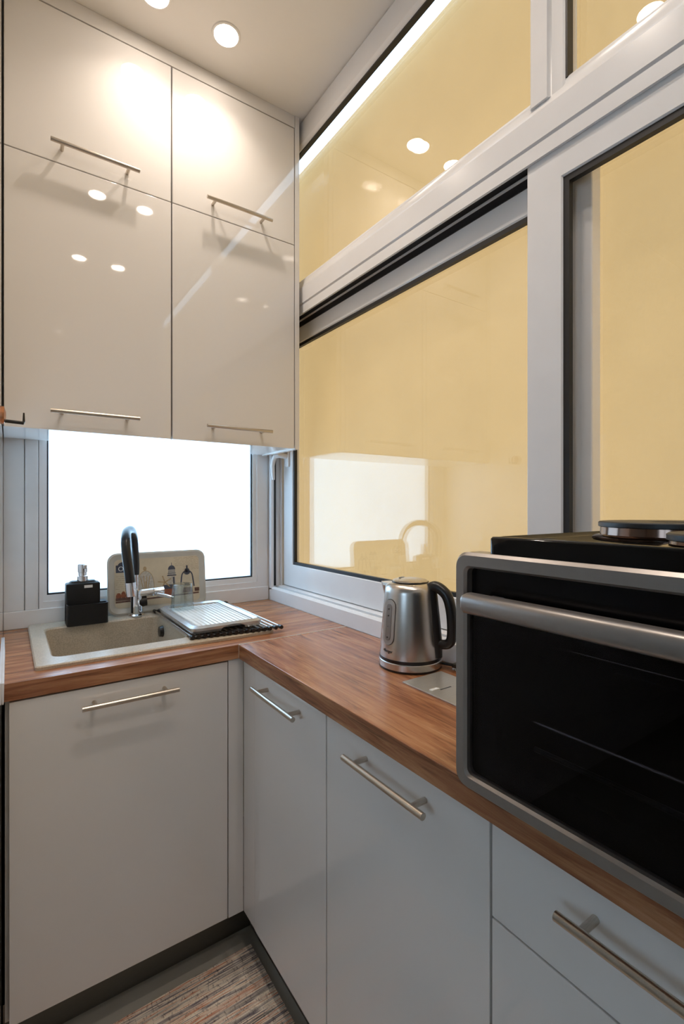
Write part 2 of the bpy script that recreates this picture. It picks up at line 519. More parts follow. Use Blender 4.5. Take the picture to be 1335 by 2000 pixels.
def sash(ya, yb, za, zb, oy0, oy1, oz0, oz1, xf, mat):
    outer = [(ya, za), (yb, za), (yb, zb), (ya, zb)]
    inner = [(oy0, oz0), (oy1, oz0), (oy1, oz1), (oy0, oz1)]
    e = 0.002
    o2 = [(ya + e, za + e), (yb - e, za + e), (yb - e, zb - e), (ya + e, zb - e)]
    i2 = [(oy0 - 0.003, oz0 - 0.003), (oy1 + 0.003, oz0 - 0.003), (oy1 + 0.003, oz1 + 0.003), (oy0 - 0.003, oz1 + 0.003)]
    b = loft([(outer, xf + 0.032), (outer, xf + e), (o2, xf), (i2, xf), (inner, xf + 0.003), (inner, xf + 0.032)], 'x', closed_path=True)
    return obj('sash', b, mat, w2)

sl = sash(0.528, 1.878, 0.9685, 2.056, 0.590, 1.798, 1.062, 1.978, 0.988, 'upvc')
glazing(sl, 0.590, 1.798, 1.062, 1.978, 1.002, 0.011, 0.012)
sr = sash(-0.66, 0.650, 0.970, 2.060, -0.58, 0.567, 1.060, 1.989, 0.945, 'upvc')
glazing(sr, -0.58, 0.567, 1.060, 1.989, 0.960, 0.011, 0.013)
# black brush seals along the track above the far sash
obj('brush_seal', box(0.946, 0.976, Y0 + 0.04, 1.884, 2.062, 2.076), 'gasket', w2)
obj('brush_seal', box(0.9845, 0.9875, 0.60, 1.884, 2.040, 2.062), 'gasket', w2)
# lever handle on the far sash
b = box(0.978, 0.989, 1.820, 1.850, 1.475, 1.545, 0.004)
tube([(0.982, 1.835, 1.520), (0.960, 1.836, 1.522), (0.946, 1.842, 1.524), (0.937, 1.856, 1.520), (0.934, 1.866, 1.505), (0.932, 1.872, 1.480), (0.933, 1.872, 1.450), (0.935, 1.868, 1.420)], [0.011, 0.011, 0.011, 0.0105, 0.010, 0.0095, 0.009, 0.006], 12, b)
obj('lever_handle', b, 'upvc', sl)

# canvas sun screen hanging outside the sliding window; sky shows above it
cv = bmesh.new()
bmesh.ops.create_grid(cv, x_segments=60, y_segments=24, size=0.5)
for v in cv.verts:
    yy, zz = 0.575 + v.co.x * 3.35, 1.566 + v.co.y * 2.432
    v.co = (1.066 + 0.003 * math.sin(yy * 3.1 + zz), yy, zz)
tag(obj('sun_screen', cv, 'canvas', origin=(1.063, 0.6, 0.35)), 'pale yellow canvas sun screen hanging outside the sliding window', 'sun screen')

# ------------------------------------------------------------------ wall cabinets
YU = 1.615
def wall_cabinet(label, x0, x1, hx0, hx1, side=None):
    t = thing('wall_cabinet', label, 'cabinet', ((x0 + x1) / 2, 1.76, 1.527))
    obj('carcass', box(x0, x1, YU + 0.021, YB - 0.008, 1.528, 2.738), 'gloss', t)
    for (z0, z1, hz) in ((1.526, 2.2955, 1.576), (2.2985, 2.738, 2.338)):
        dr = obj('door', box(x0 + 0.0015, x1 - 0.0015, YU, YU + 0.019, z0, z1, 0.0012), 'gloss', t)
        obj('handle', bar_handle_x(hx0, hx1, YU - 0.034, hz, YU), 'steel', dr)
    if side:
        obj('side_panel', box(side[0], side[1], YU - 0.001, YB - 0.008, 1.524, ZC - 0.001, 0.001), 'gloss', t)
    return t
wall_cabinet('white glossy wall cabinet against the left side panel, two flap doors', -0.0085, 0.4405, 0.100, 0.336)
wall_cabinet('white glossy wall cabinet next to the sliding window, two flap doors', 0.4425, 0.8965, 0.548, 0.787, (0.8985, 0.917))
tag(obj('filler_panel', box(-0.008, 0.8975, YU + 0.002, YU + 0.022, 2.7435, ZC - 0.001), 'gloss', origin=(0.44, YU + 0.01, 2.741)), 'white filler panel between wall cabinets and ceiling', 'filler panel')

# ------------------------------------------------------------------ base cabinets
XD = 0.569          # door face, long run
YD = 1.334          # door face, sink run
t = thing('sink_base_cabinet', 'white glossy base cabinet with one wide door under the sink', 'cabinet', (0.27, 1.6, 0.0))
b = box(-0.004, 0.014, YD + 0.021, 1.90, 0.12, 0.864)
box(0.505, 0.523, YD + 0.021, 1.90, 0.12, 0.864, bm=b)
box(0.014, 0.505, YD + 0.021, 1.90, 0.12, 0.138, bm=b)
box(0.014, 0.505, 1.888, 1.90, 0.138, 0.66, bm=b)
obj('carcass', b, 'carcass', t)
dr = obj('door', box(0.004, 0.5215, YD, YD + 0.019, 0.122, 0.860, 0.0012), 'gloss', t)
obj('handle', bar_handle_x(0.147, 0.375, YD - 0.034, 0.822, YD), 'steel', dr)
t = thing('corner_post', 'white L-shaped corner filler between the sink door and narrow door', 'filler panel', (0.57, 1.33, 0.12))
obj('filler_strip', box(0.5245, 0.5705, YD + 0.001, YD + 0.019, 0.120, 0.864, 0.001), 'gloss', t)
obj('filler_strip', box(XD + 0.002, XD + 0.019, 1.256, YD + 0.001, 0.120, 0.864, 0.001), 'gloss', t)

def base_cabinet(name, label, y0, y1, fronts):
    t = thing(name, label, 'cabinet', (0.75, (y0 + y1) / 2, 0.0))
    obj('carcass', box(XD + 0.021, 0.93, y0 + 0.001, y1 - 0.001, 0.12, 0.864), 'carcass', t)
    for part, z0, z1, h in fronts:
        dr = obj(part, box(XD, XD + 0.019, y0 + 0.0015, y1 - 0.0015, z0, z1, 0.0012), 'gloss', t)
        obj('handle', bar_handle_y(h[0], h[1], XD - 0.034, h[2], XD), 'steel', dr)
    return t
base_cabinet('base_cabinet', 'narrow white glossy base cabinet beside the corner post', 0.8845, 1.2535, [('door', 0.122, 0.860, (0.972, 1.200, 0.820))])
base_cabinet('base_cabinet', 'wide white glossy base cabinet with one door beside the drawers', 0.4505, 0.8835, [('door', 0.122, 0.860, (0.552, 0.772, 0.820))])
base_cabinet('drawer_cabinet', 'white glossy drawer cabinet beneath the oven', -0.10, 0.4495, [('drawer', 0.7215, 0.860, (0.02, 0.330, 0.820)), ('drawer', 0.4225, 0.7185, (0.02, 0.330, 0.62)), ('drawer', 0.122, 0.4195, (0.02, 0.330, 0.32))])
tag(obj('plinth', box(-0.008, 0.640, 1.408, 1.424, 0, 0.118), 'toe', origin=(0.3, 1.416, 0)), 'dark brushed metal plinth under the sink cabinet', 'plinth')
tag(obj('plinth', box(0.624, 0.640, -0.10, 1.407, 0, 0.118), 'toe', origin=(0.632, 0.6, 0)), 'dark brushed metal plinth under the long row of cabinets', 'plinth')

# ------------------------------------------------------------------ worktops
YF = 1.3295
ow = [(-0.0095, YF), (XW - 0.002, YF), (XW - 0.002, YB - 0.007), (-0.0095, YB - 0.007)]
iw = [(0.074, 1.412), (0.684, 1.412), (0.684, 1.890), (0.074, 1.890)]
wt = thing('worktop', 'brown wood-grain worktop under the sink', 'worktop', (0.46, 1.6, 0.865))
obj('board', ringframe(ow, iw, 'z', 0.865, CT), 'wood_x', wt)
wt = thing('worktop', 'long brown wood-grain worktop carrying the kettle and oven', 'worktop', (0.74, 0.6, 0.865))
obj('board', box(0.553, XW - 0.002, -0.12, YF - 0.0035, 0.865, CT, 0.0015), 'wood_y', wt)
obj('joint_strip', box(0.553, XW - 0.002, YF - 0.0035, YF - 0.0002, 0.868, CT + 0.0008), 'joint', wt)

# ------------------------------------------------------------------ sink
sk = thing('sink', 'beige granite composite sink with one bowl and drainboard', 'sink', (0.38, 1.65, CT))
so = rrect(0.056, 0.700, 1.392, 1.9065, 0.012)
so2 = rrect(0.059, 0.697, 1.395, 1.9035, 0.011)
si = rrect(0.095, 0.452, 1.455, 1.820, 0.030)
si2 = rrect(0.099, 0.448, 1.459, 1.816, 0.028)
si3 = rrect(0.108, 0.440, 1.468, 1.806, 0.035)
si4 = rrect(0.125, 0.423, 1.485, 1.790, 0.035)
b = loft([(so, CT), (so, CT + 0.007), (so2, CT + 0.010), (si, CT + 0.010), (si2, CT + 0.005), (si3, CT - 0.165), (si4, CT - 0.18)], 'z', cap0=False)
obj('basin', b, 'granite', sk)
for k in range(7):
    yy = 1.48 + k * 0.055
    obj('drain_ridge', box(0.48, 0.675, yy, yy + 0.012, CT + 0.009, CT + 0.0125, 0.0015), 'granite', sk)
obj('strainer', lathe([(0, 0.004), (0.02, 0.004), (0.024, 0.007), (0.042, 0.005), (0.044, 0.0), (0, 0)], 32, (0.275, 1.64, CT - 0.181)), 'chrome', sk)
b = tube([(0.446, 1.745, 0.872), (0.434, 1.745, 0.872)], [0.020, 0.017], 20)
obj('overflow_cover', b, 'blackplastic', sk)

# ------------------------------------------------------------------ faucet
fx, fy = 0.380, 1.842
fz = CT + 0.010
fa = thing('faucet', 'chrome sink faucet with black arched hose spout', 'faucet', (fx, fy, fz))
b = lathe([(0, 0), (0.027, 0), (0.027, 0.006), (0.0215, 0.010), (0.0205, 0.085), (0.019, 0.095), (0.0, 0.095)], 32, (fx, fy, fz))
tube([(fx - 0.001, fy, fz + 0.09), (fx - 0.001, fy, fz + 0.155)], 0.0085, 16, b)
obj('body', b, 'chrome', fa)
b = tube([(fx + 0.008, fy, fz + 0.050), (fx + 0.034, fy - 0.002, fz + 0.052)], [0.021, 0.018], 24)
obj('cartridge', b, 'blackplastic', fa)
b = tube([(fx + 0.010, fy - 0.004, fz + 0.080), (fx + 0.056, fy - 0.008, fz + 0.083)], 0.0150, 24)
tube([(fx + 0.058, fy - 0.008, fz + 0.083), (fx + 0.092, fy - 0.011, fz + 0.085)], 0.0148, 24, b)
tube([(fx + 0.066, fy - 0.020, fz + 0.074), (fx + 0.100, fy - 0.034, fz + 0.066), (fx + 0.118, fy - 0.044, fz + 0.060)], [0.007, 0.006, 0.0045], 10, b)
obj('lever', b, 'chrome', fa)
def catmull(pts, n=6):
    P = [Vector(p) for p in pts]
    P = [P[0] * 2 - P[1]] + P + [P[-1] * 2 - P[-2]]
    out = []
    for i in range(1, len(P) - 2):
        for k in range(n):
            t_ = k / n
            out.append(0.5 * ((2 * P[i]) + (P[i + 1] - P[i - 1]) * t_ + (2 * P[i - 1] - 5 * P[i] + 4 * P[i + 1] - P[i + 2]) * t_ ** 2 + (-P[i - 1] + 3 * P[i] - 3 * P[i + 1] + P[i + 2]) * t_ ** 3))
    out.append(P[-2])
    return out
hp = catmull([(fx - 0.001, fy, fz + 0.148), (fx - 0.001, fy, 1.10), (fx - 0.005, fy - 0.004, 1.15), (fx - 0.014, fy - 0.028, 1.198), (fx - 0.032, fy - 0.075, 1.226), (0.326, 1.725, 1.222), (0.315, 1.682, 1.200), (0.313, 1.664, 1.165), (0.318, 1.658, 1.115), (0.3245, 1.655, 1.060)])
n_ = len(hp)
obj('hose_spout', tube(hp, [0.0105 + 0.0045 * min(1, k / n_ * 1.6) for k in range(n_)], 20), 'hose', fa)
b = tube([(0.3240, 1.655, 1.064), (0.3255, 1.6545, 1.040), (0.3265, 1.654, 1.020)], [0.0160, 0.0162, 0.0150], 28)
obj('spray_head', b, 'chrome', fa)

# ------------------------------------------------------------------ soap dispenser
sd = thing('soap_dispenser', 'matt black soap dispenser with chrome pump and sponge holder', 'soap dispenser', (0.21, 1.85, fz))
b = box(0.160, 0.262, 1.828, 1.878, fz + 0.001, 1.050, 0.006, 3)
loft([(rrect(0.166, 0.256, 1.833, 1.873, 0.008), 1.048), (rrect(0.175, 0.247, 1.838, 1.868, 0.012), 1.056)], 'z', bm=b)
obj('bottle', b, 'mattblack', sd)
o_ = rrect(0.160, 0.282, 1.796, 1.876, 0.008); i_ = rrect(0.164, 0.278, 1.800, 1.830, 0.006)
b = loft([(o_, fz), (o_, 0.983), (i_, 0.983), (i_, fz + 0.006)], 'z')
obj('sponge_holder', b, 'mattblack', sd)
b = lathe([(0, 0), (0.0175, 0), (0.0175, 0.016), (0.0135, 0.018), (0.0135, 0.028), (0.0155, 0.029), (0.0155, 0.055), (0.014, 0.057), (0, 0.057)], 24, (0.2105, 1.853, 1.055))
box(0.2105, 0.222, 1.830, 1.853, 1.097, 1.110, 0.002, bm=b)
obj('pump', b, 'chrome', sd)
obj('sticker', box(0.213, 0.238, 1.8268, 1.8282, 1.033, 1.042), 'sticker', sd)

# ------------------------------------------------------------------ decorated serving tray leaning on the window
tr = thing('serving_tray', 'cream serving tray printed with lighthouse and lantern, leaning on the frosted window', 'tray', (0.470, 1.884, CT + 0.011))
tr.rotation_euler = (-math.radians(5.5), 0, 0)
W, H = 0.177, 0.222
o_ = rrect(-W, W, 0.0, H, 0.034); o2 = rrect(-W + 0.006, W - 0.006, 0.006, H - 0.006, 0.030)
i1 = rrect(-W + 0.018, W - 0.018, 0.018, H - 0.018, 0.020); i2 = rrect(-W + 0.024, W - 0.024, 0.024, H - 0.024, 0.016)
b = loft([(i2, 0.006), (o_, 0.001), (o_, -0.004), (o2, -0.006), (i1, -0.001), (i2, 0.0005), ], 'y', cap0=True, cap1=True)
obj('rim', b, 'trayrim', tr, local=True)
pan = obj('printed_face', prism(i2, 'y', -0.0006, 0.002), 'tray', tr, local=True)
def decal(name, polys, mat, y=-0.0010):
    b = bmesh.new()
    for p in polys:
        prism(p, 'y', y, -0.0004, bm=b)
    return obj(name, b, mat, pan, local=True)
def ell(cx, cz, rx, rz, a0=0, a1=360, n=20):
    return [(cx + rx * math.cos(math.radians(a0 + (a1 - a0) * k / n)), cz + rz * math.sin(math.radians(a0 + (a1 - a0) * k / n))) for k in range(n if a1 - a0 == 360 else n + 1)]
def strip(x0, z0, x1, z1, w):
    d = Vector((x1 - x0, z1 - z0)).normalized() * (w / 2)
    return [(x0 - d.y, z0 + d.x), (x0 + d.y, z0 - d.x), (x1 + d.y, z1 - d.x), (x1 - d.y, z1 + d.x)]
# name sign, mostly hidden behind the faucet
decal('sign_print', [[(-0.148, 0.151), (-0.090, 0.151), (-0.090, 0.178)] + ell(-0.119, 0.178, 0.022, 0.012, 0, 180, 8) + [(-0.148, 0.178)]], 'ink_navy')
# glass cloche with coral
b = [ell(-0.047, 0.100, 0.030, 0.052, 0, 180, 16) + [(-0.077, 0.082), (-0.017, 0.082)]]
decal('cloche_print', b, 'ink_stone', -0.0009)
decal('cloche_outline', [strip(-0.047 + 0.030 * math.cos(a), 0.100 + 0.052 * math.sin(a), -0.047 + 0.030 * math.cos(a + 0.2), 0.100 + 0.052 * math.sin(a + 0.2), 0.0022) for a in [k * 0.196 for k in range(16)]] + [ell(-0.049, 0.160, 0.006, 0.008), strip(-0.077, 0.083, -0.077, 0.10, 0.002), strip(-0.017, 0.083, -0.017, 0.10, 0.002)], 'ink_sand', -0.0012)
decal('coral_print', [strip(-0.047 + dx, 0.083, -0.047 + dx * 2.2, 0.083 + hh, 0.0028) for dx, hh in ((-0.008, 0.045), (-0.003, 0.052), (0.002, 0.048), (0.007, 0.050), (0.0, 0.03))], 'ink_sand', -0.0011)
# lighthouse
decal('lighthouse_print', [[(0.028, 0.06), (0.068, 0.06), (0.060, 0.125), (0.035, 0.125)], [(0.033, 0.130), (0.062, 0.130), (0.060, 0.150), (0.036, 0.150)]], 'ink_stone')
decal('lighthouse_detail', [[(0.034, 0.150), (0.062, 0.150)] + ell(0.048, 0.152, 0.013, 0.014, 10, 170, 8), strip(0.048, 0.163, 0.048, 0.176, 0.0016), strip(0.031, 0.128, 0.065, 0.128, 0.004), strip(0.032, 0.136, 0.064, 0.136, 0.0016)] + [strip(0.037 + k * 0.0055, 0.128, 0.037 + k * 0.0055, 0.148, 0.0012) for k in range(5)] + [strip(0.056, 0.07, 0.055, 0.122, 0.006)], 'ink_navy', -0.0013)
decal('cottage_roof_print', [[(0.010, 0.078), (0.060, 0.078), (0.054, 0.094), (0.016, 0.094)]], 'ink_navy', -0.0015)
decal('cottage_wall_print', [[(0.018, 0.052), (0.056, 0.052), (0.056, 0.078), (0.018, 0.078)]], 'ink_red', -0.0014)
# starfish
decal('starfish_print', [strip(0.022, 0.104, 0.022 + 0.026 * math.cos(a), 0.104 + 0.026 * math.sin(a), 0.004) for a in (0.5, 1.9, 3.0, 4.2, 5.5)], 'ink_sand', -0.0016)
# lantern
decal('lantern_print', [[(0.094, 0.135), (0.118, 0.135), (0.113, 0.150), (0.099, 0.150)], ell(0.106, 0.136, 0.012, 0.010), strip(0.106, 0.148, 0.106, 0.162, 0.006)] + [strip(0.106 + s * 0.021 * math.cos(a), 0.118 + 0.024 * math.sin(a), 0.106 + s * 0.021 * math.cos(a + 0.32), 0.118 + 0.024 * math.sin(a + 0.32), 0.0045) for s in (-1, 1) for a in (0.0, 0.3, 0.6, 0.9)] + [strip(0.085, 0.120, 0.081, 0.085, 0.005), strip(0.127, 0.120, 0.132, 0.080, 0.005)], 'ink_navy', -0.0013)
decal('lantern_base_print', [[(0.086, 0.058), (0.128, 0.058), (0.122, 0.078), (0.092, 0.078)], [(0.134, 0.060), (0.152, 0.060), (0.152, 0.074), (0.134, 0.074)]], 'ink_brown', -0.0013)
decal('shell_print', [ell(-0.140, 0.066, 0.009, 0.013), ell(-0.124, 0.070, 0.008, 0.014), ell(-0.108, 0.066, 0.009, 0.012)], 'ink_red')
decal('plank_print', [strip(-0.150, 0.046, 0.150, 0.054, 0.006), strip(-0.150, 0.056, -0.09, 0.056, 0.010)], 'ink_brown', -0.0011)
rn = random.Random(3)
ls = []
for k in range(9):
    zz = 0.193 - k * 0.0058
    x = 0.055 + rn.random() * 0.012 + (0.03 if k > 5 else 0)
    while x < 0.150:
        w = 0.006 + rn.random() * 0.014
        ls.append(strip(x, zz + rn.uniform(-.0006, .0006), min(x + w, 0.152), zz + rn.uniform(-.0006, .0006), 0.0011))
        x += w + 0.003
for k in range(9):
    zz = 0.138 - k * 0.0075
    x = -0.150 + rn.random() * 0.01
    while x < -0.095:
        w = 0.006 + rn.random() * 0.014
        ls.append(strip(x, zz, x + w, zz + rn.uniform(-.0005, .0005), 0.0010))
        x += w + 0.003
decal('script_lines', ls, 'ink_script', -0.0008)['kind'] = 'stuff'
def text_mesh(body, size, ext=0.0):
    cu = bpy.data.curves.new('lettering', 'FONT')
    cu.body = body; cu.size = size; cu.extrude = ext
    to = bpy.data.objects.new('lettering_tmp', cu)
    C.objects.link(to)
    dg = bpy.context.evaluated_depsgraph_get()
    me = bpy.data.meshes.new_from_object(to.evaluated_get(dg))
    bm = bmesh.new(); bm.from_mesh(me)
    bpy.data.objects.remove(to); bpy.data.curves.remove(cu); bpy.data.meshes.remove(me)
    return bm
b = text_mesh('OC', 0.024, 0.0002)
for v in b.verts:
    v.co = (-0.141 + v.co.x, -0.0013 - v.co.z, 0.157 + v.co.y)
obj('sign_lettering', b, 'ink_white', pan, local=True)

# ------------------------------------------------------------------ roll-up drying rack
rk = thing('drying_rack', 'roll-up drying rack of steel rods with black ends over the drainboard', 'dish rack', (0.59, 1.63, CT + 0.010))
NR = 16
rod_me = cap_me = None
def front_y(x): return 1.418 - (x - 0.449) * 0.12
for k in range(NR):
    x = 0.447 + k * 0.0182
    yf, yb_ = front_y(x), 1.862
    o = obj('rod', tube([(x, yf, 0.9225), (x, yb_, 0.9225)], 0.0030, 8), 'wire', rk)
    for yy, s in ((yf, 1), (yb_, -1)):
        b = tube([(x, yy - s * 0.004, 0.9215), (x, yy + s * 0.014, 0.9215)], 0.0062, 10)
        obj('end_cap', b, 'blackplastic', rk)
for fr in (True, False):
    pts = [(0.447 + k * 0.0182, front_y(0.447 + k * 0.0182) + 0.005 if fr else 1.857, 0.9205) for k in range(14)]
    obj('silicone_link', tube(pts, 0.0042, 6), 'blackplastic', rk)

# ------------------------------------------------------------------ ribbed drainer tray on the rack
dn = thing('drainer_tray', 'white ribbed drainer tray with silver rim lying on the rod rack', 'drainer tray', (0.560, 1.60, 0.9282))
def lip(x0, x1, y0, y1, r):
    # rounded outline with extra points along the front edge, for the finger opening
    p = rrect(x0, x1, y0, y1, r)
    k = 3 * 7
    return p[:k] + [(0.575 - 0.040 + 0.080 * j / 24, y0) for j in range(25)] + p[k:]
o_ = lip(0.450, 0.672, 1.425, 1.800, 0.022); o1 = lip(0.446, 0.676, 1.421, 1.804, 0.024); o2 = lip(0.456, 0.666, 1.431, 1.794, 0.020)
i1 = lip(0.470, 0.652, 1.445, 1.780, 0.010); i2 = lip(0.472, 0.650, 1.447, 1.778, 0.010)
b = loft([(o_, 0.9282), (o1, 0.9360), (o1, 0.9440), (o2, 0.9500), (i1, 0.9460), (i2, 0.9400)], 'z', cap0=False, cap1=False)
for v in b.verts:
    q = 1 - ((v.co.x - 0.575) / 0.040) ** 2
    if v.co.y < 1.4305 and q > 0 and v.co.z < 0.9465:
        v.co.z = max(v.co.z, 0.9282 + 0.0165 * math.sqrt(q))
obj('rim', b, 'drainrim', dn)
pn = obj('panel', prism(i1, 'z', 0.9320, 0.9405), 'drainwhite', dn)
for k in range(13):
    x = 0.478 + k * 0.0139
    obj('rib', box(x, x + 0.0075, 1.455, 1.770, 0.9400, 0.9432, 0.0012, 1), 'drainwhite', pn)

# ------------------------------------------------------------------ tumbler upside down on the drainer
gx, gy, gz = 0.513, 1.742, 0.9434
tg = thing('drinking_glass', 'clear drinking glass standing upside down on the drainer tray', 'glass', (gx, gy, gz))
b = lathe([(0.0395, 0.0), (0.0402, 0.001), (0.0375, 0.040), (0.0345, 0.080), (0.0335, 0.087), (0.0315, 0.089), (0, 0.089), (0, 0.0835), (0.0305, 0.083), (0.0328, 0.078), (0.0362, 0.040), (0.0389, 0.001), (0.0395, 0.0)], 40)
obj('tumbler', b, 'tumbler', tg, local=True)

# ------------------------------------------------------------------ kettle and its base
kx, ky = 0.840, 0.913
kr = math.atan2(-0.94, 0.35)
kb = thing('power_dock', 'round steel and black power dock beneath the kettle', 'kettle dock', (kx, ky, CT))
obj('foot', lathe([(0, 0.001), (0.078, 0.001), (0.0785, 0.006), (0.0, 0.006)], 64), 'blackplastic', kb, local=True)
obj('steel_ring', lathe([(0, 0.006), (0.0785, 0.006), (0.0782, 0.020), (0.077, 0.022), (0, 0.022)], 64), 'kettle', kb, local=True)
cpts = [(kx + 0.050, ky - 0.050, CT + 0.010), (kx + 0.066, ky - 0.080, CT + 0.009), (kx + 0.072, ky - 0.13, CT + 0.006), (kx + 0.070, ky - 0.20, CT + 0.005), (kx + 0.062, ky - 0.42, CT + 0.005)]
obj('power_cord', tube(cpts, 0.0038, 10), 'blackplastic', kb)
obj('cord_clip', box(kx + 0.054, kx + 0.078, ky - 0.108, ky - 0.088, CT + 0.001, CT + 0.018, 0.004), 'plug', kb)

kt = thing('kettle', 'brushed steel electric kettle with black handle', 'kettle', (kx, ky, CT + 0.0222), kr)
Hb = 0.186
def krad(z):
    # radius of the steel body at height z
    s = z / Hb
    return 0.0775 - 0.011 * s - 0.005 * s * s
obj('lower_band', lathe([(0, 0), (0.0775, 0), (0.0778, 0.008), (0, 0.008)], 64), 'blackplastic', kt, local=True)
prof = [(0.0, 0.008)] + [(krad(z), z) for z in [0.008 + (Hb - 0.018) * k / 14 for k in range(15)]] + [(0.0600, Hb - 0.0065), (0.0572, Hb - 0.003), (0.0530, Hb), (0.0480, Hb + 0.002), (0.0465, Hb + 0.0025), (0.0, Hb + 0.0025)]
obj('body', lathe(prof, 72), 'kettle', kt, local=True, angle=45)
ld = obj('lid', lathe([(0.0445, Hb + 0.0026), (0.0445, Hb + 0.006), (0.040, Hb + 0.0085), (0.02, Hb + 0.0115), (0, Hb + 0.012)], 56), 'kettle', kt, local=True)
obj('lid_seal', lathe([(0.0463, Hb + 0.0024), (0.0467, Hb + 0.0045), (0.0443, Hb + 0.0050), (0.0443, Hb + 0.0024)], 56), 'blackplastic', ld, local=True)
obj('lid_vent', prism(ell(-0.024, 0.0, 0.006, 0.012), 'z', Hb + 0.009, Hb + 0.0118), 'blackplastic', ld, local=True)
# spout on the side opposite the handle (local -x)
b = bmesh.new()
sec = []
for (z, ext, hw) in ((0.118, 0.000, 0.004), (0.140, 0.007, 0.010), (0.160, 0.014, 0.015), (0.176, 0.021, 0.018), (0.183, 0.022, 0.017)):
    r = krad(z) - 0.004
    sec.append(([(-r + 0.006, -hw * 1.3), (-r - ext * 0.5, -hw), (-r - ext - 0.004, 0.0), (-r - ext * 0.5, hw), (-r + 0.006, hw * 1.3)], z))
loft(sec, 'z', bm=b)
obj('spout', b, 'kettle', kt, local=True)
# handle: local +x
hp = [(0.050, 0, Hb - 0.012), (0.068, 0, Hb - 0.004), (0.086, 0, Hb - 0.011), (0.100, 0, Hb - 0.026), (0.108, 0, Hb - 0.052), (0.112, 0, Hb - 0.088), (0.111, 0, Hb - 0.122), (0.104, 0, Hb - 0.137), (0.092, 0, Hb - 0.142), (0.078, 0, Hb - 0.142), (0.068, 0, Hb - 0.140)]
b = tube(catmull(hp, 4), [0.0142 - 0.0032 * k / 40 for k in range(41)], 20)
tube([(0.055, 0, Hb - 0.010), (0.058, 0, Hb - 0.04), (0.064, 0, Hb - 0.09), (0.070, 0, Hb - 0.14), (0.073, 0, 0.010)], [0.016, 0.0165, 0.0165, 0.0155, 0.013], 16, b)
obj('handle', b, 'blackplastic', kt, local=True)
b = box(0.086, 0.104, -0.009, 0.009, Hb - 0.012, Hb - 0.006, 0.002)
for v in b.verts:
    v.co.z += 0.009 - (v.co.x - 0.086) * 0.75
obj('lid_button', b, 'gasket', kt, local=True)
# water gauge on the camera-facing side
def on_body(phi, z, lift=0.0):
    r = krad(z) + lift
    return (r * math.cos(phi), r * math.sin(phi), z)
cam_dir = math.atan2(-ky, -kx) - kr        # local direction to the camera
gphi = cam_dir - math.radians(46)
def gauge_ring(z0, z1, w, lift, n=8):
    pts = []
    for k in range(2 * n + 2):
        if k <= n:
            a = PI * k / n; cz = z1 - w
        else:
            a = PI + PI * (k - n - 1) / n; cz = z0 + w
        dx, dz = w * math.cos(a), w * math.sin(a)
        z = cz + dz
        pts.append(on_body(gphi + dx / krad(z), z, lift))
    return pts
def gauge_plate(z0, z1, w, l0, l1):
    b = bmesh.new()
    A = [b.verts.new(p) for p in gauge_ring(z0, z1, w, l0)]
    B = [b.verts.new(p) for p in gauge_ring(z0, z1, w * 0.9, l1)]
    n = len(A)
    for k in range(n):
        b.faces.new((A[k], A[(k + 1) % n], B[(k + 1) % n], B[k]))
    b.faces.new(B)
    bmesh.ops.recalc_face_normals(b, faces=b.faces[:])
    return b
obj('gauge_outline', gauge_plate(0.040, 0.152, 0.0205, -0.002, 0.0010), 'gasket', kt, local=True)  # thin black ring edging the water gauge
gg = obj('water_gauge', gauge_plate(0.0415, 0.1505, 0.0190, -0.002, 0.0030), 'gauge', kt, local=True)
obj('gauge_window', gauge_plate(0.052, 0.140, 0.0095, 0.0, 0.0036), 'gaugein', gg, local=True)
for z in (0.060, 0.086, 0.112, 0.128):
    b = bmesh.new()
    bmesh.ops.create_uvsphere(b, u_segments=8, v_segments=6, radius=0.0018 if z != 0.086 else 0.0012, matrix=Matrix.Translation(Vector(on_body(gphi, z, 0.0042))))
    obj('gauge_mark', b, 'ink_black', gg, local=True)
b = text_mesh('\u2022Berger', 0.0105, 0.0002)
xs = [v.co.x for v in b.verts]; xm = (min(xs) + max(xs)) / 2
for v in b.verts:
    z = 0.023 + v.co.y
    r = krad(z) + 0.0006 + v.co.z
    ph = gphi + (v.co.x - xm) / krad(z)
    v.co = (r * math.cos(ph), r * math.sin(ph), z)
obj('brand_lettering', b, 'ink_black', kt, local=True)

# ------------------------------------------------------------------ flat steel plate on the worktop
pl = thing('steel_plate', 'flat satin steel plate lying on the worktop between kettle and oven', 'plate', (0.82, 0.68, CT))
obj('plate', box(0.738, 0.862, 0.50, 0.828, CT + 0.0003, CT + 0.0038, 0.0008), 'plate', pl)
obj('tab', box(0.752, 0.775, 0.748, 0.757, CT + 0.0036, CT + 0.0050, 0.0005), 'drainwhite', pl)
obj('slot', box(0.772, 0.805, 0.742, 0.745, CT + 0.0036, CT + 0.0041), 'ink_black', pl)

# ------------------------------------------------------------------ countertop oven with two hotplates
OX = 0.515
oy0, oy1 = -0.085, 0.470
oz0, oz1 = 0.920, 1.243
ov = thing('countertop_oven', 'grey and black countertop oven with hotplates standing on the worktop', 'oven', (0.70, 0.19, CT))
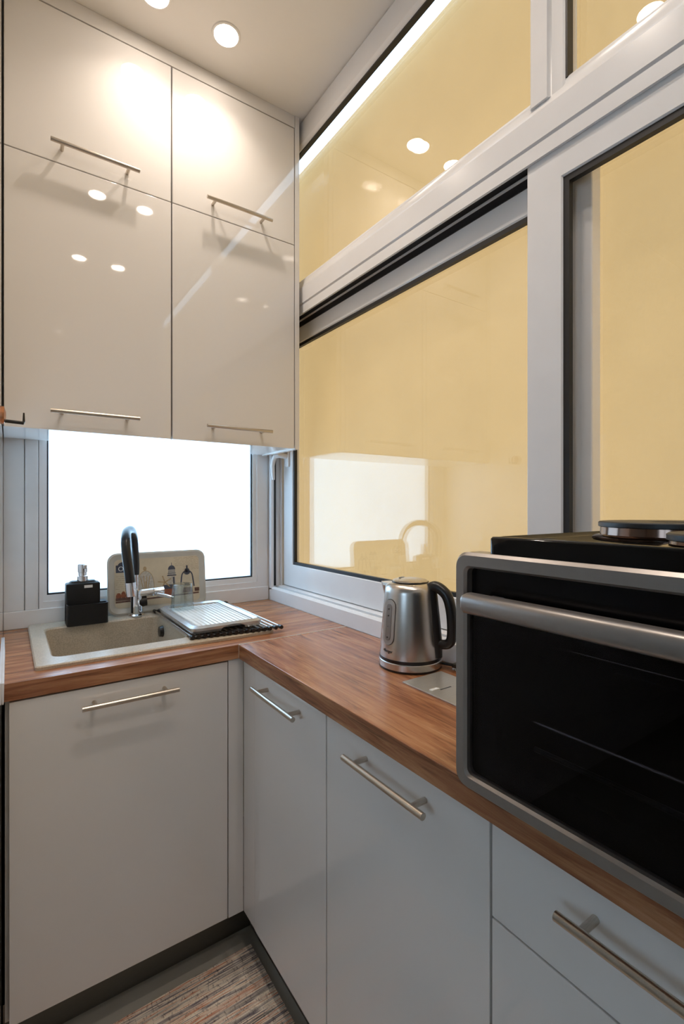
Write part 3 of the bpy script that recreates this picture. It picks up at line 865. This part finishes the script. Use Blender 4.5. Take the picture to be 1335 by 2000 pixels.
# body shell (open at the front, so the cavity shows behind the door glass)
b = bmesh.new()
box(OX + 0.026, 0.885, oy1 - 0.034, oy1 - 0.022, oz0 + 0.012, oz1 - 0.004, bm=b)
box(OX + 0.026, 0.885, oy0 + 0.022, oy0 + 0.034, oz0 + 0.012, oz1 - 0.004, bm=b)
box(OX + 0.026, 0.885, oy0 + 0.034, oy1 - 0.034, oz0 + 0.012, oz0 + 0.020, bm=b)
box(OX + 0.026, 0.885, oy0 + 0.034, oy1 - 0.034, oz1 - 0.012, oz1 - 0.004, bm=b)
box(0.873, 0.885, oy0 + 0.034, oy1 - 0.034, oz0 + 0.020, oz1 - 0.012, bm=b)
obj('body', b, 'ovenblack', ov)
for yy in (oy1 - 0.07, oy0 + 0.07):
    for xx in (0.575, 0.84):
        obj('foot', lathe([(0, 0), (0.016, 0), (0.014, 0.028), (0, 0.028)], 16, (xx, yy, CT + 0.0003)), 'blackplastic', ov)
fo0 = rrect(oy0, oy1, oz0, oz1, 0.020)
fo1 = rrect(oy0 + 0.004, oy1 - 0.004, oz0 + 0.004, oz1 - 0.004, 0.017)
fi1 = rrect(oy0 + 0.017, oy1 - 0.017, oz0 + 0.017, oz1 - 0.018, 0.010)
fi0 = rrect(oy0 + 0.020, oy1 - 0.020, oz0 + 0.020, oz1 - 0.021, 0.008)
b = loft([(fo0, OX + 0.032), (fo0, OX + 0.005), (fo1, OX), (fi1, OX), (fi0, OX + 0.004), (fi0, OX + 0.032)], 'x', closed_path=True)
obj('front_frame', b, 'ovenface', ov)
obj('upper_fascia', box(OX + 0.014, OX + 0.024, oy0 + 0.018, oy1 - 0.018, 1.150, oz1 - 0.018), 'ovenblack', ov)
dr = obj('door_glass', box(OX + 0.010, OX + 0.015, oy0 + 0.019, oy1 - 0.019, oz0 + 0.019, 1.176), 'ovenglass', ov)
wi = rrect(oy0 + 0.060, oy1 - 0.060, oz0 + 0.050, 1.140, 0.012); wo = rrect(oy0 + 0.019, oy1 - 0.019, oz0 + 0.019, 1.170, 0.006)
obj('door_border', ringframe(wo, wi, 'x', OX + 0.0152, OX + 0.022), 'ovenblack', dr)
# full-width handle bar (rounded section along y)
hs = [(OX - 0.016 + 0.014 * (abs(math.cos(a)) ** 0.7) * (1 if math.cos(a) > 0 else -1), 1.179 + 0.0135 * (abs(math.sin(a)) ** 0.7) * (1 if math.sin(a) > 0 else -1)) for a in [2 * PI * (k + 0.5) / 28 for k in range(28)]]
hs2 = [((p[0] - OX + 0.015) * 0.8 + OX - 0.015, (p[1] - 1.179) * 0.8 + 1.179) for p in hs]
b = loft([(hs2, oy0 + 0.012), (hs, oy0 + 0.017), (hs, oy1 - 0.040), (hs2, oy1 - 0.035)], 'y')
for yy in (oy0 + 0.06, oy1 - 0.075):
    box(OX - 0.008, OX + 0.014, yy, yy + 0.02, 1.170, 1.188, 0.002, bm=b)
obj('door_handle', b, 'ovenface', ov, angle=40)
# cavity and wire racks
b = bmesh.new()
for zz in (1.020,):
    tube([(OX + 0.06, oy0 + 0.04, zz), (OX + 0.06, oy1 - 0.055, zz), (0.86, oy1 - 0.055, zz), (0.86, oy0 + 0.04, zz)], 0.0024, 8, b)
    for k in range(14):
        yy = oy0 + 0.06 + k * 0.032
        tube([(OX + 0.06, yy, zz), (0.86, yy, zz)], 0.0014, 6, b)
obj('wire_shelf', b, 'wire', ov)
obj('heating_element', tube([(OX + 0.10, oy0 + 0.04, 1.115), (OX + 0.10, oy1 - 0.06, 1.115)], 0.0040, 10), 'wire', ov)
obj('heating_element', tube([(OX + 0.10, oy0 + 0.04, 0.962), (OX + 0.10, oy1 - 0.06, 0.962)], 0.0035, 10), 'cavity', ov)
# hob plate and hotplates
ho = rrect(OX + 0.008, 0.872, oy0 + 0.055, 0.419, 0.010); h2 = rrect(OX + 0.010, 0.870, oy0 + 0.057, 0.417, 0.009)
h3 = rrect(OX + 0.018, 0.862, oy0 + 0.065, 0.409, 0.008); h4 = rrect(OX + 0.023, 0.857, oy0 + 0.070, 0.404, 0.006)
obj('hob_plate', loft([(ho, oz1 - 0.006), (ho, 1.263), (h2, 1.2655), (h3, 1.2660), (h4, 1.2600)], 'z'), 'hob', ov, angle=50)
def hotplate(cx, cy, r, zt):
    z0 = 1.2602
    h = zt - z0
    o = obj('hotplate', lathe([(0, h - 0.008), (r - 0.002, h - 0.008), (r, h - 0.007), (r, h - 0.0015), (r - 0.002, h), (r * 0.3, h - 0.0005), (r * 0.27, h - 0.002), (0, h - 0.002)], 56, (cx, cy, z0)), 'castiron', ov)
    obj('hotplate_ring', lathe([(r + 0.008, 0.0), (r + 0.008, 0.0025), (r + 0.004, 0.0045), (r - 0.002, 0.006), (r - 0.003, h - 0.0075), (r - 0.008, h - 0.0075), (r - 0.008, 0.0)], 56, (cx, cy, z0)), 'hotring', o, angle=50)
hotplate(0.758, 0.294, 0.090, 1.2845)
hotplate(0.612, 0.165, 0.0725, 1.2775)

# ------------------------------------------------------------------ coat hook on the left panel
hk = thing('wall_hook', 'black wall hook with copper rosette on the white side panel', 'hook', (-0.010, 1.45, 1.515))
b = tube([(-0.0101, 1.45, 1.527), (-0.006, 1.45, 1.527), (-0.002, 1.45, 1.527)], [0.020, 0.020, 0.008], 24)
for v in b.verts:
    v.co.z = 1.530 + (v.co.z - 1.527) * 1.1
obj('rosette', b, 'copper', hk)
obj('arm', tube([(-0.010, 1.45, 1.5165), (0.034, 1.45, 1.5145), (0.0345, 1.45, 1.518), (0.0345, 1.45, 1.540)], [0.0042, 0.0042, 0.0030, 0.0018], 10), 'blackplastic', hk)

# ------------------------------------------------------------------ rug
rg = thing('rug', 'striped rag rug of cream, rust and black on the floor', 'rug', (0.30, 0.6, 0.0))
b = bmesh.new()
bmesh.ops.create_grid(b, x_segments=2, y_segments=90, size=0.5)
for v in b.verts:
    v.co = (0.295 + v.co.x * 0.60, 0.65 + v.co.y * 1.36, 0.008)
for v in b.verts:
    v.co.z += 0.0012 * math.sin(v.co.y * 220)
    v.co.y += 0.03 * (v.co.x - 0.3)
g = bmesh.ops.extrude_face_region(b, geom=b.faces[:])
for e in g['geom']:
    if isinstance(e, bmesh.types.BMVert):
        e.co.z = 0.0008
bmesh.ops.recalc_face_normals(b, faces=b.faces[:])
obj('weave', b, 'rug', rg)

# ------------------------------------------------------------------ ceiling downlights
DL = []
for row, yy in enumerate((1.462, 0.672, -0.035)):
    for xx, side in ((0.353, 'side panel'), (0.567, 'sliding window')):
        where = ('in front of the wall cabinets', 'over the middle of the worktop', 'over the drawers')[row]
        off = '' if row == 0 else '_%s_%s_offscreen' % (('', 'middle', 'rear')[row], 'left' if side == 'side panel' else 'right')
        t = thing('downlight' + off, 'round recessed ceiling downlight %s, on the %s side' % (where, side), 'ceiling light', (xx, yy, ZC), 0, 'ceiling downlights')
        if not DL:
            a = obj('trim_ring', lathe([(0.0355, -0.001), (0.0375, -0.004), (0.043, -0.003), (0.045, 0.0), (0.0355, 0.0)], 40), 'lampring', t, local=True)
            c = obj('diffuser', lathe([(0, -0.0022), (0.036, -0.0022), (0.036, -0.0005), (0, -0.0005)], 40), 'lamp', t, local=True)
            DL = [a, c]
        else:
            for src in DL:
                o = src.copy(); C.objects.link(o); o.parent = t
                if off and src is DL[1]:
                    o.name = 'diffuser' + off
        sp = bpy.data.lights.new('beam', 'SPOT')
        sp.energy = BEAM; sp.color = (1.0, 0.86, 0.735)
        sp.spot_size = math.radians(128); sp.spot_blend = 1.0; sp.shadow_soft_size = 0.012
        so_ = bpy.data.objects.new('beam' + off, sp); C.objects.link(so_); so_.parent = t; so_.location = (0, 0, -0.006)
